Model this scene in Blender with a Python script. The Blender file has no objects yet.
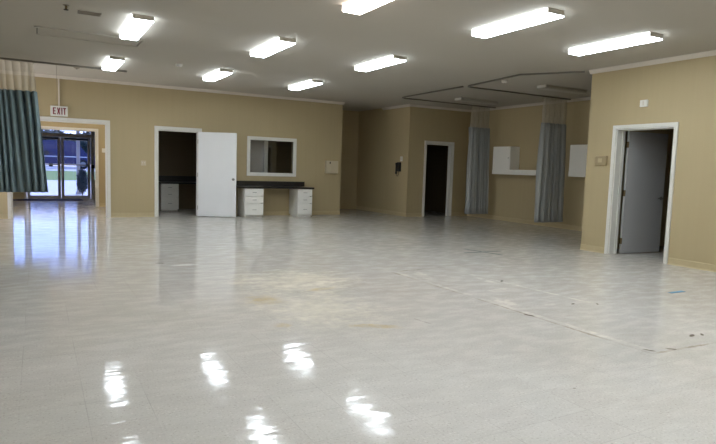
import bpy, bmesh, math, random
from mathutils import Vector, Matrix
random.seed(7)
S = bpy.context.scene
C = S.collection

# ------------------------------------------------------------------ key dimensions
CAM_H = 1.292
F_PX, YAW, PITCH, ROLL = 575.56, 0.5103, 0.0928, 0.0312
ZC = 3.08            # ceiling
YB = 14.21           # back wall face
XR = 8.30            # right wall face
YD = 13.243          # short wall with the dark doorway
XH = 8.932           # hallway wall
XA = 11.10           # alcove wall
YE = 6.82            # near end of the alcove
YV = 17.60           # vestibule inner wall
YG = 21.00           # glass entrance

# ------------------------------------------------------------------ materials
class NT:
    def __init__(s, name):
        s.m = bpy.data.materials.new(name); s.m.use_nodes = True
        s.t = s.m.node_tree; s.t.nodes.clear()
        s.out = s.t.nodes.new('ShaderNodeOutputMaterial')
    def n(s, typ, **kw):
        nd = s.t.nodes.new(typ)
        for k, v in kw.items(): setattr(nd, k, v)
        return nd
    def link(s, a, b): s.t.links.new(a, b)
    def put(s, sock, v):
        if isinstance(v, bpy.types.NodeSocket): s.link(v, sock)
        elif isinstance(v, (tuple, list)) and len(v) == 3 and sock.type == 'RGBA': sock.default_value = (*v, 1)
        else: sock.default_value = v
    def math(s, op, a, b=0.0, c=None, clamp=False):
        nd = s.n('ShaderNodeMath', operation=op, use_clamp=clamp)
        s.put(nd.inputs[0], a); s.put(nd.inputs[1], b)
        if c is not None: s.put(nd.inputs[2], c)
        return nd.outputs[0]
    def smooth(s, x, a, b, lo=0.0, hi=1.0):
        nd = s.n('ShaderNodeMapRange', interpolation_type='SMOOTHSTEP')
        s.put(nd.inputs[0], x)
        for i, v in enumerate((a, b, lo, hi)): s.put(nd.inputs[i + 1], v)
        return nd.outputs[0]
    def noise(s, vec, scale, detail=2.0, rough=0.5):
        nd = s.n('ShaderNodeTexNoise')
        s.put(nd.inputs['Vector'], vec); s.put(nd.inputs['Scale'], scale)
        s.put(nd.inputs['Detail'], detail); s.put(nd.inputs['Roughness'], rough)
        return nd.outputs['Fac']
    def mix(s, f, a, b):
        nd = s.n('ShaderNodeMix', data_type='RGBA')
        s.put(nd.inputs[0], f); s.put(nd.inputs[6], a); s.put(nd.inputs[7], b)
        return nd.outputs[2]
    def bump(s, h, strength=0.2, dist=0.01):
        nd = s.n('ShaderNodeBump'); s.put(nd.inputs['Strength'], strength); s.put(nd.inputs['Distance'], dist)
        s.put(nd.inputs['Height'], h); return nd.outputs[0]
    def bsdf(s, col, rough=0.5, metal=0.0, spec=0.5, normal=None, **kw):
        p = s.n('ShaderNodeBsdfPrincipled')
        s.put(p.inputs['Base Color'], col); s.put(p.inputs['Roughness'], rough)
        s.put(p.inputs['Metallic'], metal); s.put(p.inputs['Specular IOR Level'], spec)
        if normal is not None: s.link(normal, p.inputs['Normal'])
        for k, v in kw.items(): s.put(p.inputs[k.replace('_', ' ')], v)
        s.link(p.outputs[0], s.out.inputs[0]); return p
    def pos(s): return s.n('ShaderNodeNewGeometry').outputs['Position']
    def xyz(s, v):
        nd = s.n('ShaderNodeSeparateXYZ'); s.link(v, nd.inputs[0]); return nd.outputs

def srgb(r, g, b):
    f = lambda c: (c / 255 / 12.92) if c / 255 <= 0.04045 else ((c / 255 + 0.055) / 1.055) ** 2.4
    return (f(r), f(g), f(b))

def plain(name, col, rough=0.5, metal=0.0, spec=0.5, var=0.06, scale=18.0):
    """one paint or plastic with a faint procedural mottling"""
    t = NT(name)
    tc = t.n('ShaderNodeTexCoord').outputs['Object']
    nz = t.noise(tc, scale, 3.0)
    dark = tuple(c * (1 - var) for c in col); light = tuple(min(1, c * (1 + var)) for c in col)
    t.bsdf(t.mix(nz, dark, light), rough, metal, spec)
    return t.m

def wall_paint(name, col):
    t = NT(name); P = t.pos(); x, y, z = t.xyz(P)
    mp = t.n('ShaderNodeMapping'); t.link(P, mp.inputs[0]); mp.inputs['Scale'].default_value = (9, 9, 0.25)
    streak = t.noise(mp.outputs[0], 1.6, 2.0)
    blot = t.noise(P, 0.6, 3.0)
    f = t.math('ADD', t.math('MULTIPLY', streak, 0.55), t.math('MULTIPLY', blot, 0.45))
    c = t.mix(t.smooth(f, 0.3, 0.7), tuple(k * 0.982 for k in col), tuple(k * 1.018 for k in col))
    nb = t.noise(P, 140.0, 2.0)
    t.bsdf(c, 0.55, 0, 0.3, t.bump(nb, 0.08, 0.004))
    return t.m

def floor_mat():
    t = NT('vinyl_tile_floor'); P = t.pos(); x, y, z = t.xyz(P)
    T = 0.3048
    ux = t.math('DIVIDE', t.math('ADD', x, 0.10), T); uy = t.math('DIVIDE', t.math('ADD', y, 0.08), T)
    fx = t.math('FRACT', ux); fy = t.math('FRACT', uy)
    ex = t.math('ABSOLUTE', t.math('SUBTRACT', fx, 0.5)); ey = t.math('ABSOLUTE', t.math('SUBTRACT', fy, 0.5))
    edge = t.math('MAXIMUM', ex, ey)
    seam = t.smooth(edge, 0.488, 0.498)
    cb = t.n('ShaderNodeCombineXYZ'); t.link(t.math('FLOOR', ux), cb.inputs[0]); t.link(t.math('FLOOR', uy), cb.inputs[1])
    wn = t.n('ShaderNodeTexWhiteNoise', noise_dimensions='2D'); t.link(cb.outputs[0], wn.inputs['Vector'])
    tone = wn.outputs['Value']
    base = t.mix(tone, srgb(198, 193, 186), srgb(201, 197, 190))
    # chips of colour in the vinyl
    sp = t.noise(P, 75.0, 2.0, 0.6)
    base = t.mix(t.smooth(sp, 0.58, 0.70, 0, 0.5), base, srgb(150, 140, 125))
    base = t.mix(t.smooth(sp, 0.42, 0.30, 0, 0.5), base, srgb(228, 224, 216))
    base = t.mix(t.smooth(t.noise(P, 0.55, 3.0), 0.35, 0.7, 0, 0.22), base, srgb(172, 164, 148))
    sn = t.smooth(t.noise(P, 0.9, 2.0), 0.42, 0.62)
    base = t.mix(t.math('MULTIPLY', seam, t.math('MULTIPLY_ADD', sn, 0.20, 0.02)), base, srgb(96, 88, 76))
    # wobble for the shapes of the stains
    w1 = t.math('MULTIPLY', t.math('SUBTRACT', t.noise(P, 3.2, 4.0, 0.65), 0.5), 0.9)
    w2 = t.math('MULTIPLY', t.math('SUBTRACT', t.noise(P, 16.0, 3.0, 0.6), 0.5), 0.9)
    fine = t.smooth(t.noise(P, 7.0, 5.0, 0.7), 0.35, 0.65)
    def ell(cx, cy, rx, ry, rot=0.0, soft=0.5, wob=1.2):
        dx = t.math('SUBTRACT', x, cx); dy = t.math('SUBTRACT', y, cy)
        c, s_ = math.cos(rot), math.sin(rot)
        a = t.math('ADD', t.math('MULTIPLY', dx, c / rx), t.math('MULTIPLY', dy, s_ / rx))
        b = t.math('ADD', t.math('MULTIPLY', dx, -s_ / ry), t.math('MULTIPLY', dy, c / ry))
        d = t.math('SQRT', t.math('ADD', t.math('MULTIPLY', a, a), t.math('MULTIPLY', b, b)))
        d = t.math('ADD', d, t.math('MULTIPLY', t.math('ADD', w1, w2), wob))
        return t.smooth(d, 1.0, 1.0 - soft)
    def seg(x0, y0, x1, y1, wd, wob=0.02):
        dx, dy = x1 - x0, y1 - y0; L = math.hypot(dx, dy); dx, dy = dx / L, dy / L
        px = t.math('SUBTRACT', x, x0); py = t.math('SUBTRACT', y, y0)
        al = t.math('ADD', t.math('MULTIPLY', px, dx), t.math('MULTIPLY', py, dy))
        ac = t.math('ABSOLUTE', t.math('ADD', t.math('ADD', t.math('MULTIPLY', px, -dy), t.math('MULTIPLY', py, dx)), t.math('MULTIPLY', w2, wob)))
        over = t.math('MAXIMUM', t.math('SUBTRACT', t.math('ABSOLUTE', t.math('SUBTRACT', al, L / 2)), L / 2), 0.0)
        return t.smooth(t.math('ADD', ac, over), wd, wd * 0.5)
    def mx(lst):
        o = lst[0]
        for k in lst[1:]: o = t.math('MAXIMUM', o, k)
        return o
    worn = mx([ell(2.55, 5.95, 0.9, 0.95, 0, 0.7, 1.4), ell(2.25, 4.7, 0.75, 1.0, 0, 1.0, 1.6)])
    base = t.mix(t.math('MULTIPLY', t.math('MULTIPLY', worn, t.math('MULTIPLY_ADD', fine, .6, .4)), 0.8), base, srgb(226, 220, 202))
    scuff = mx([ell(1.62, 7.38, 0.2, 0.06, 0, 0.5, .8), ell(4.15, 5.75, 0.10, 0.32, -0.25, 0.6, .9), ell(4.45, 4.72, 0.2, 0.07, 0.2, 0.6, .8),
                ell(4.1, 4.25, 0.10, 0.3, -0.1, 0.6, .9), ell(4.7, 5.2, 0.08, 0.3, 0, .6, .9), ell(4.45, 3.98, 0.12, 0.05, 0, .6, .7), ell(2.7, 5.75, 0.5, 0.12, 0.1, .6, .9)])
    base = t.mix(t.math('MULTIPLY', t.math('MULTIPLY', scuff, fine), 0.5), base, srgb(240, 236, 222))
    base = t.mix(t.math('MULTIPLY', ell(1.6, 7.38, 0.24, 0.09, 0, 0.7, .8), 0.7), base, srgb(246, 244, 238))
    tan_ = mx([ell(1.9, 5.2, 0.22, 0.3, 0.3, 0.8, 0.9), ell(1.74, 4.3, 0.12, 0.10, 0, 0.7, 0.7), ell(2.42, 3.98, 0.27, 0.09, -0.5, 0.6, 0.7), ell(2.62, 5.45, .25, .1, .2, .8, .9)])
    base = t.mix(t.math('MULTIPLY', t.math('MULTIPLY', tan_, t.math('MULTIPLY_ADD', fine, .7, .3)), 0.6), base, srgb(196, 172, 120))
    lines = mx([seg(3.9, 6.02, 3.94, 2.55, 0.016, .05), seg(3.94, 2.54, 5.6, 2.46, 0.018, .05), seg(3.9, 6.05, 4.75, 6.15, 0.02)])
    pale = mx([seg(3.95, 6.0, 4.0, 2.6, 0.04, 0.05), seg(4.78, 5.6, 4.92, 3.85, 0.03, 0.03)])
    brk = t.smooth(t.noise(P, 2.3, 2.0), 0.36, 0.55)
    base = t.mix(t.math('MULTIPLY', t.math('MULTIPLY', pale, t.math('MULTIPLY', brk, fine)), 0.62), base, srgb(238, 233, 217))
    base = t.mix(t.math('MULTIPLY', t.math('MULTIPLY', lines, t.math('MULTIPLY_ADD', t.math('MULTIPLY', brk, fine), 0.6, 0.10)), 0.8), base, srgb(120, 104, 76))
    chips = mx([ell(a, b, r * 1.15, r * 0.42, 0.4 + 2 * a, 0.5, 1.1) for a, b, r in ((4.19, 2.55, .045), (4.72, 2.71, .05), (4.83, 2.69, .035), (4.0, 2.60, .04), (3.92, 3.75, .05), (4.7, 3.91, .04), (4.94, 3.81, .035), (4.86, 5.1, .05), (1.36, 7.6, .06), (2.84, 2.31, .015), (4.11, 10.22, .07))])
    base = t.mix(t.math('MULTIPLY', chips, 0.8), base, srgb(82, 70, 55))
    scr = mx([seg(2.86, 4.05, 2.9, 3.85, 0.008, 0.02), seg(1.5, 4.0, 1.75, 3.7, 0.005, 0.08)])
    base = t.mix(t.math('MULTIPLY', t.math('MULTIPLY', scr, fine), 0.6), base, srgb(92, 84, 74))
    rough = t.math('ADD', t.math('MULTIPLY_ADD', t.noise(P, 1.3, 3.0), 0.05, 0.025), t.math('MULTIPLY', t.math('MAXIMUM', worn, scuff), 0.08))
    mq = t.n('ShaderNodeMapping'); t.link(P, mq.inputs[0]); mq.inputs['Scale'].default_value = (0.45, 1.0, 1.0)
    hb = t.math('ADD', t.math('MULTIPLY', t.noise(mq.outputs[0], 5.0, 2.0), 1.0), t.math('MULTIPLY', seam, -0.03))
    hb = t.math('ADD', hb, t.math('MULTIPLY', t.noise(mq.outputs[0], 14.0, 2.0), 0.34))
    hb = t.math('ADD', hb, t.math('MULTIPLY', t.noise(P, 40.0, 2.0), 0.06))
    mp = t.n('ShaderNodeMapping'); t.link(P, mp.inputs[0]); mp.inputs['Scale'].default_value = (1.0, 2.2, 1.0); mp.inputs['Rotation'].default_value = (0, 0, 0.5)
    wax = t.smooth(t.noise(mp.outputs[0], 4.0, 3.0, 0.55), 0.34, 0.68)     # polish worn off in streaks
    t.bsdf(base, t.math('ADD', rough, t.math('MULTIPLY', t.math('SUBTRACT', 1.0, wax), 0.05)), 0, t.math('MULTIPLY_ADD', wax, 0.22, 0.05), t.bump(hb, 0.36, 0.006))
    return t.m

def ceiling_mat(name='ceiling_paint', col=srgb(182, 177, 166)):
    t = NT(name); P = t.pos()
    n1 = t.noise(P, 0.8, 3.0); n2 = t.noise(P, 90.0, 3.0)
    t.bsdf(t.mix(n1, tuple(c * 0.95 for c in col), tuple(c * 1.04 for c in col)), 0.85, 0, 0.2, t.bump(n2, 0.15, 0.004))
    return t.m

def emit_mat(name, col, strength):
    t = NT(name); P = t.n('ShaderNodeTexCoord').outputs['Object']
    x, y, z = t.xyz(P)
    # two tubes seen through the ribbed lens
    a = t.math('ABSOLUTE', t.math('SUBTRACT', t.math('ABSOLUTE', x), 0.07))
    g = t.smooth(a, 0.075, 0.0, 0.55, 1.25)
    nx, ny, nz = t.xyz(t.n('ShaderNodeTexCoord').outputs['Normal'])
    side = t.math('MULTIPLY_ADD', t.math('ABSOLUTE', nx), -0.45, 1.0)   # the ribbed sides are dimmer than the face
    e = t.n('ShaderNodeEmission'); t.put(e.inputs[0], col); t.link(t.math('MULTIPLY', t.math('MULTIPLY', g, side), strength), e.inputs[1])
    t.link(e.outputs[0], t.out.inputs[0]); return t.m

def glass_mat(name, tint=(1, 1, 1), refl=0.08):
    t = NT(name)
    tr = t.n('ShaderNodeBsdfTransparent'); t.put(tr.inputs[0], tint)
    gl = t.n('ShaderNodeBsdfGlossy'); gl.inputs['Roughness'].default_value = 0.02
    lw = t.n('ShaderNodeFresnel'); lw.inputs[0].default_value = 1.45
    mx = t.n('ShaderNodeMixShader'); t.link(t.math('MAXIMUM', lw.outputs[0], refl), mx.inputs[0])
    t.link(tr.outputs[0], mx.inputs[1]); t.link(gl.outputs[0], mx.inputs[2]); t.link(mx.outputs[0], t.out.inputs[0])
    return t.m

def netting_mat(name, col):
    t = NT(name); P = t.n('ShaderNodeTexCoord').outputs['UV']
    x, y, z = t.xyz(P)
    gx = t.math('ABSOLUTE', t.math('SUBTRACT', t.math('FRACT', t.math('MULTIPLY', x, 150)), 0.5))
    gy = t.math('ABSOLUTE', t.math('SUBTRACT', t.math('FRACT', t.math('MULTIPLY', y, 60)), 0.5))
    thread = t.smooth(t.math('MAXIMUM', gx, gy), 0.26, 0.30)
    df = t.n('ShaderNodeBsdfDiffuse'); t.put(df.inputs[0], col)
    tl = t.n('ShaderNodeBsdfTranslucent'); t.put(tl.inputs[0], col)
    m1 = t.n('ShaderNodeMixShader'); m1.inputs[0].default_value = 0.4
    t.link(df.outputs[0], m1.inputs[1]); t.link(tl.outputs[0], m1.inputs[2])
    tr = t.n('ShaderNodeBsdfTransparent')
    m2 = t.n('ShaderNodeMixShader'); t.link(thread, m2.inputs[0])
    t.link(tr.outputs[0], m2.inputs[1]); t.link(m1.outputs[0], m2.inputs[2]); t.link(m2.outputs[0], t.out.inputs[0])
    return t.m

def fabric_mat(name, col, col2):
    t = NT(name); P = t.n('ShaderNodeTexCoord').outputs['UV']
    x, y, z = t.xyz(P)
    mp = t.n('ShaderNodeMapping'); t.link(P, mp.inputs[0]); mp.inputs['Scale'].default_value = (60, 4, 1)
    st = t.noise(mp.outputs[0], 1.0, 2.0)
    wv = t.noise(P, 160.0, 2.0)
    f = t.math('ADD', t.math('MULTIPLY', st, 0.7), t.math('MULTIPLY', wv, 0.3))
    t.bsdf(t.mix(t.smooth(f, 0.3, 0.7), col, col2), 0.85, 0, 0.2, t.bump(wv, 0.2, 0.003))
    return t.m

M = {}
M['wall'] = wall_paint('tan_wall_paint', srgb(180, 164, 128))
M['wall_dim'] = wall_paint('shaded_wall_paint', srgb(112, 97, 74))  # tan paint made darker to put in the shade of unlit rooms
M['floor'] = floor_mat()
M['ceiling'] = ceiling_mat()
M['base'] = plain('beige_vinyl_base', srgb(188, 172, 134), 0.45)
M['trim'] = plain('white_trim_paint', srgb(222, 220, 212), 0.35, var=0.03)
M['crown'] = plain('crown_paint', srgb(214, 206, 194), 0.45, var=0.03)
M['door'] = plain('white_door_paint', srgb(224, 225, 224), 0.35, var=0.03, scale=3)
M['greydoor'] = plain('grey_door_paint', srgb(176, 176, 176), 0.4, var=0.04, scale=3)
M['cab'] = plain('white_laminate', srgb(236, 234, 226), 0.3, var=0.02)
M['black'] = plain('black_laminate', srgb(36, 33, 31), 0.3)
M['blackp'] = plain('black_plastic', srgb(18, 18, 20), 0.4)
M['steel'] = plain('brushed_steel', srgb(150, 148, 142), 0.32, 1.0)
M['brass'] = plain('dark_brass', srgb(110, 92, 62), 0.4, 0.9)
M['housing'] = plain('lamp_housing', srgb(196, 190, 178), 0.45, var=0.03)
M['lens'] = emit_mat('lit_lens', (0.90, 0.985, 1.06), 25.5)
M['lens_warm'] = emit_mat('warm_lit_lens', (1.0, 0.88, 0.82), 21.0)
M['lens_lobby'] = emit_mat('lobby_lit_lens', (1.0, 0.94, 0.86), 34.0)
M['lens_off'] = plain('unlit_lens', srgb(176, 172, 160), 0.4, var=0.02)
M['rail'] = plain('rail_aluminium', srgb(120, 116, 106), 0.4, 0.6)
M['rail_white'] = plain('rail_white_enamel', srgb(205, 198, 186), 0.4)
M['net'] = netting_mat('curtain_netting', srgb(206, 200, 184))
M['fab'] = fabric_mat('grey_blue_fabric', srgb(160, 162, 160), srgb(172, 174, 170))
M['fab_teal'] = fabric_mat('teal_fabric', srgb(108, 126, 132), srgb(122, 138, 142))
M['beige'] = plain('beige_plastic', srgb(196, 184, 156), 0.45)
M['white'] = plain('white_plastic', srgb(226, 224, 216), 0.4, var=0.02)
M['red'] = plain('dark_red_letter', srgb(128, 14, 38), 0.5)
M['alu'] = plain('grey_aluminium', srgb(178, 176, 172), 0.45)
M['alu_l'] = plain('pale_aluminium', srgb(182, 178, 168), 0.45)
M['glass'] = glass_mat('clear_glass', (0.93, 0.95, 1.0), 0.05)
M['winglass'] = glass_mat('interior_glass', (0.9, 0.9, 0.9), 0.06)
M['thermo'] = plain('tan_plastic', srgb(158, 142, 108), 0.45)
M['tape'] = plain('blue_tape', srgb(70, 130, 165), 0.6)
M['tape_d'] = plain('dark_teal_tape', srgb(66, 82, 86), 0.7)
M['mat'] = plain('dark_mat', srgb(42, 36, 48), 0.95, var=0.2, scale=60)
M['pave'] = plain('pale_concrete', srgb(206, 204, 200), 0.85, var=0.08, scale=2)
M['road'] = plain('pale_road', srgb(190, 190, 188), 0.9, var=0.06, scale=2)
M['grass'] = plain('lawn_grass', srgb(122, 142, 72), 0.95, var=0.25, scale=6)
M['leaf'] = plain('dark_foliage', srgb(38, 56, 44), 0.8, var=0.35, scale=5)
M['shrub'] = plain('shrub_foliage', srgb(44, 62, 66), 0.7, var=0.3, scale=9)
M['bark'] = plain('bark', srgb(70, 58, 48), 0.9, var=0.2)
M['van'] = plain('navy_car_paint', srgb(40, 46, 88), 0.25)
M['vanglass'] = plain('tinted_car_glass', srgb(52, 58, 96), 0.08, 0, 0.8)
M['tyre'] = plain('tyre_rubber', srgb(20, 20, 22), 0.8)
M['vent'] = plain('grey_vent_paint', srgb(140, 132, 118), 0.5)
M['dark'] = plain('dark_void_paint', srgb(52, 48, 42), 0.7)
M['porch'] = plain('porch_paint', srgb(196, 196, 198), 0.6)

# ------------------------------------------------------------------ mesh helpers
class MB:
    def __init__(s): s.bm = bmesh.new()
    def box(s, x0, x1, y0, y1, z0, z1, bev=0.0, mat=None):
        b = bmesh.new()
        bmesh.ops.create_cube(b, size=1.0)
        bmesh.ops.scale(b, vec=(abs(x1 - x0), abs(y1 - y0), abs(z1 - z0)), verts=b.verts)
        if bev: bmesh.ops.bevel(b, geom=b.edges[:], offset=bev, segments=2, affect='EDGES', profile=0.5)
        bmesh.ops.translate(b, vec=((x0 + x1) / 2, (y0 + y1) / 2, (z0 + z1) / 2), verts=b.verts)
        if mat is not None: b.transform(mat)
        s.join(b); return s
    def join(s, b):
        me = bpy.data.meshes.new('tmp'); b.to_mesh(me); b.free(); s.bm.from_mesh(me); bpy.data.meshes.remove(me)
    def lathe(s, prof, seg=20, mat=None):
        """prof: (radius, z) from bottom to top"""
        b = bmesh.new(); rings = []
        for r, z in prof:
            rings.append([b.verts.new((r * math.cos(2 * math.pi * k / seg), r * math.sin(2 * math.pi * k / seg), z)) for k in range(seg)])
        for a, c in zip(rings, rings[1:]):
            for k in range(seg): b.faces.new((a[k], a[(k + 1) % seg], c[(k + 1) % seg], c[k]))
        b.faces.new(rings[0][::-1]); b.faces.new(rings[-1])
        if mat is not None: b.transform(mat)
        s.join(b); return s
    def tube(s, pts, r, seg=8):
        b = bmesh.new(); pts = [Vector(p) for p in pts]; rings = []
        for i, p in enumerate(pts):
            d = (pts[min(i + 1, len(pts) - 1)] - pts[max(i - 1, 0)]).normalized()
            a = d.cross(Vector((0, 0, 1)));
            if a.length < 1e-3: a = d.cross(Vector((1, 0, 0)))
            a.normalize(); c = d.cross(a)
            rings.append([b.verts.new(p + (a * math.cos(t) + c * math.sin(t)) * r) for t in [2 * math.pi * k / seg for k in range(seg)]])
        for q, w in zip(rings, rings[1:]):
            for k in range(seg): b.faces.new((q[k], q[(k + 1) % seg], w[(k + 1) % seg], w[k]))
        b.faces.new(rings[0][::-1]); b.faces.new(rings[-1]); bmesh.ops.recalc_face_normals(b, faces=b.faces)
        s.join(b); return s
    def sweep(s, pts, w, h, closed=False):
        """rectangular bar along a horizontal path; top of the bar at the path's z"""
        b = bmesh.new(); pts = [Vector(p) for p in pts]; rings = []; n = len(pts)
        for i, p in enumerate(pts):
            d0 = (p - pts[i - 1]).normalized() if i else (pts[1] - p).normalized()
            d1 = (pts[i + 1] - p).normalized() if i < n - 1 else d0
            t = (d0 + d1).normalized(); nn = Vector((-t.y, t.x, 0))
            k = 1 / max(0.4, nn.dot(Vector((-d0.y, d0.x, 0))))
            o = nn * (w / 2 * k)
            rings.append([b.verts.new(q) for q in (p - o, p + o, p + o - Vector((0, 0, h)), p - o - Vector((0, 0, h)))])
        for a, c in zip(rings, rings[1:]):
            for k in range(4): b.faces.new((a[k], a[(k + 1) % 4], c[(k + 1) % 4], c[k]))
        b.faces.new(rings[0][::-1]); b.faces.new(rings[-1]); bmesh.ops.recalc_face_normals(b, faces=b.faces)
        s.join(b); return s
    def prism(s, poly, axis, a0, a1):
        """poly of 2-D points extruded along axis 'x','y' or 'z'"""
        b = bmesh.new()
        def mk(p, a): return {'x': (a, p[0], p[1]), 'y': (p[0], a, p[1]), 'z': (p[0], p[1], a)}[axis]
        v0 = [b.verts.new(mk(p, a0)) for p in poly]; v1 = [b.verts.new(mk(p, a1)) for p in poly]
        n = len(poly)
        for k in range(n): b.faces.new((v0[k], v0[(k + 1) % n], v1[(k + 1) % n], v1[k]))
        b.faces.new(v0[::-1]); b.faces.new(v1); bmesh.ops.recalc_face_normals(b, faces=b.faces)
        s.join(b); return s
    def build(s, name, mat, parent=None, smooth=False, loc=None):
        me = bpy.data.meshes.new(name); s.bm.to_mesh(me); s.bm.free()
        if mat: me.materials.append(mat)
        if smooth:
            for p in me.polygons: p.use_smooth = True
        o = bpy.data.objects.new(name, me); C.objects.link(o)
        if loc: o.location = loc
        if parent is not None: o.parent = parent
        return o

def tag(o, label, cat, group=None):
    o['label'] = label; o['category'] = cat
    if group: o['group'] = group
    return o
def thing(name, label, cat, loc=(0, 0, 0), rz=0.0, group=None):
    o = bpy.data.objects.new(name, None); C.objects.link(o); o.location = loc; o.rotation_euler = (0, 0, rz)
    return tag(o, label, cat, group)
def struct(o): o['kind'] = 'structure'; return o
def struct_empty(name, loc=(0, 0, 0), rz=0.0):
    o = bpy.data.objects.new(name, None); C.objects.link(o); o.location = loc; o.rotation_euler = (0, 0, rz)
    return struct(o)
def dup(root, loc, label, group=None):
    r = root.copy(); C.objects.link(r); r.location = loc; r['label'] = label
    if group: r['group'] = group
    for ch in list(root.children):
        c = ch.copy(); C.objects.link(c); c.parent = r
        for g in list(ch.children):
            d = g.copy(); C.objects.link(d); d.parent = c
    return r

def wall(name, axis, face, back, u0, u1, z0, z1, holes, mat):
    """a wall slab normal to axis ('x' or 'y') from face to back, with rectangular holes (u0,u1,z0,z1)"""
    us = sorted({u0, u1, *[h[0] for h in holes], *[h[1] for h in holes]})
    zs = sorted({z0, z1, *[h[2] for h in holes], *[h[3] for h in holes]})
    def solid(i, j):
        if i < 0 or j < 0 or i >= len(us) - 1 or j >= len(zs) - 1: return False
        cu, cz = (us[i] + us[i + 1]) / 2, (zs[j] + zs[j + 1]) / 2
        return not any(h[0] < cu < h[1] and h[2] < cz < h[3] for h in holes)
    b = bmesh.new(); vc = {}
    def V(u, a, z):
        k = (round(u, 5), round(a, 5), round(z, 5))
        if k not in vc: vc[k] = b.verts.new((u, a, z) if axis == 'y' else (a, u, z))
        return vc[k]
    for i in range(len(us) - 1):
        for j in range(len(zs) - 1):
            if not solid(i, j): continue
            a, c, e, f = us[i], us[i + 1], zs[j], zs[j + 1]
            for q in (face, back): b.faces.new((V(a, q, e), V(c, q, e), V(c, q, f), V(a, q, f)))
            if not solid(i - 1, j): b.faces.new((V(a, face, e), V(a, back, e), V(a, back, f), V(a, face, f)))
            if not solid(i + 1, j): b.faces.new((V(c, face, e), V(c, back, e), V(c, back, f), V(c, face, f)))
            if not solid(i, j - 1): b.faces.new((V(a, face, e), V(c, face, e), V(c, back, e), V(a, back, e)))
            if not solid(i, j + 1): b.faces.new((V(a, face, f), V(c, face, f), V(c, back, f), V(a, back, f)))
    bmesh.ops.recalc_face_normals(b, faces=b.faces)
    m = MB(); m.join(b)
    return struct(m.build(name, mat))

# ------------------------------------------------------------------ camera
def cam_axes():
    cy, sy, cp, sp = math.cos(YAW), math.sin(YAW), math.cos(PITCH), math.sin(PITCH)
    fw = Vector((sy * cp, cy * cp, -sp)); rt = Vector((cy, -sy, 0)); up = rt.cross(fw)
    c, s = math.cos(ROLL), math.sin(ROLL)
    return c * rt + s * up, -s * rt + c * up, fw
r_, u_, f_ = cam_axes()
cd = bpy.data.cameras.new('camera'); cam = bpy.data.objects.new('camera', cd); C.objects.link(cam)
cd.sensor_width = 36; cd.sensor_fit = 'HORIZONTAL'; cd.lens = F_PX * 36 / 716; cd.clip_end = 400; cd.clip_start = 0.05
mw = Matrix((r_, u_, -f_)).transposed().to_4x4(); mw.translation = (0, 0, CAM_H); cam.matrix_world = mw
S.camera = cam

# ------------------------------------------------------------------ room shell
XL, YF = -2.4, -3.6
TH = 0.14
struct(MB().box(XL - .2, XA + .3, YF - .2, YG + .12, -0.12, 0).build('floor', M['floor']))
struct(MB().box(XL - .2, XA + .3, YF - .2, YG + .2, ZC, ZC + 0.12).build('ceiling', M['ceiling']))
ENT = (-0.48, 1.40, 0, 2.125)
OFF = (2.50, 3.45, 0, 2.06)
WIN = (4.745, 5.935, 1.10, 1.94)
XC = 7.36
wall('wall_back', 'y', YB, YB + TH, XL, XC, 0, ZC, [ENT, OFF, WIN], M['wall'])
wall('wall_hallway', 'x', XH, XH + TH, YD, 16.1, 0, ZC, [], M['wall'])
DD = (9.53, 10.42, 0, 2.05)
wall('wall_doorway', 'y', YD, YD + TH, XH + TH, XA, 0, ZC, [DD], M['wall'])
wall('wall_alcove', 'x', XA, XA + TH, 2.0, 16.1, 0, ZC, [], M['wall'])
RD = (5.275, 6.265, 0, 2.065)
wall('wall_right', 'x', XR, XR + 0.2, YF, YE, 0, ZC, [RD], M['wall'])
wall('wall_alcove_end', 'y', YE, YE - TH, XR + 0.2, XA, 0, ZC, [], M['wall'])
LW = (12.6, 14.0, 0.35, 2.25)
wall('wall_left', 'x', XL, XL - TH, YF, YG, 0, ZC, [LW], M['wall'])
wall('wall_front', 'y', YF, YF - TH, XL - TH, XR + 0.2, 0, ZC, [], M['wall'])
wall('wall_hallway_end', 'y', 16.1, 16.24, XC - TH, XH + TH, 0, ZC, [], M['wall'])
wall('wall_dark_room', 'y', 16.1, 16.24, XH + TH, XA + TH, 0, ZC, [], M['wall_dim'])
wall('wall_dark_room_left', 'x', XH + TH, XH + TH + .01, YD + TH, 16.1, 0, ZC, [], M['wall_dim'])  # thin lining in the darkened paint, shade for the doorway view
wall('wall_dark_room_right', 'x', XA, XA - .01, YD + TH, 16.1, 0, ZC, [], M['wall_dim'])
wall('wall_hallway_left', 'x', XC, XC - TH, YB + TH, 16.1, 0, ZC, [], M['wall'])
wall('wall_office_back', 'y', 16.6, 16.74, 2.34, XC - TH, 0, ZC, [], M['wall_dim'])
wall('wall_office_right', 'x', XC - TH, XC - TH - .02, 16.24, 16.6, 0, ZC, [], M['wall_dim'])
wall('wall_office_left', 'x', 2.2, 2.34, YB + TH, YG, 0, ZC, [], M['wall'])
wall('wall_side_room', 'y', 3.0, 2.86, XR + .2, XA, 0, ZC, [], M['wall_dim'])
VE = (-0.62, 1.46, 0, 2.10)
wall('wall_vestibule', 'y', YV, YV + TH, XL, 2.2, 0, ZC, [VE], M['wall'])
GE = (-1.2, 2.14, 0, 2.62)
wall('wall_entrance', 'y', YG, YG + .12, XL, 2.2, 0, ZC, [GE], M['wall'])

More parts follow.
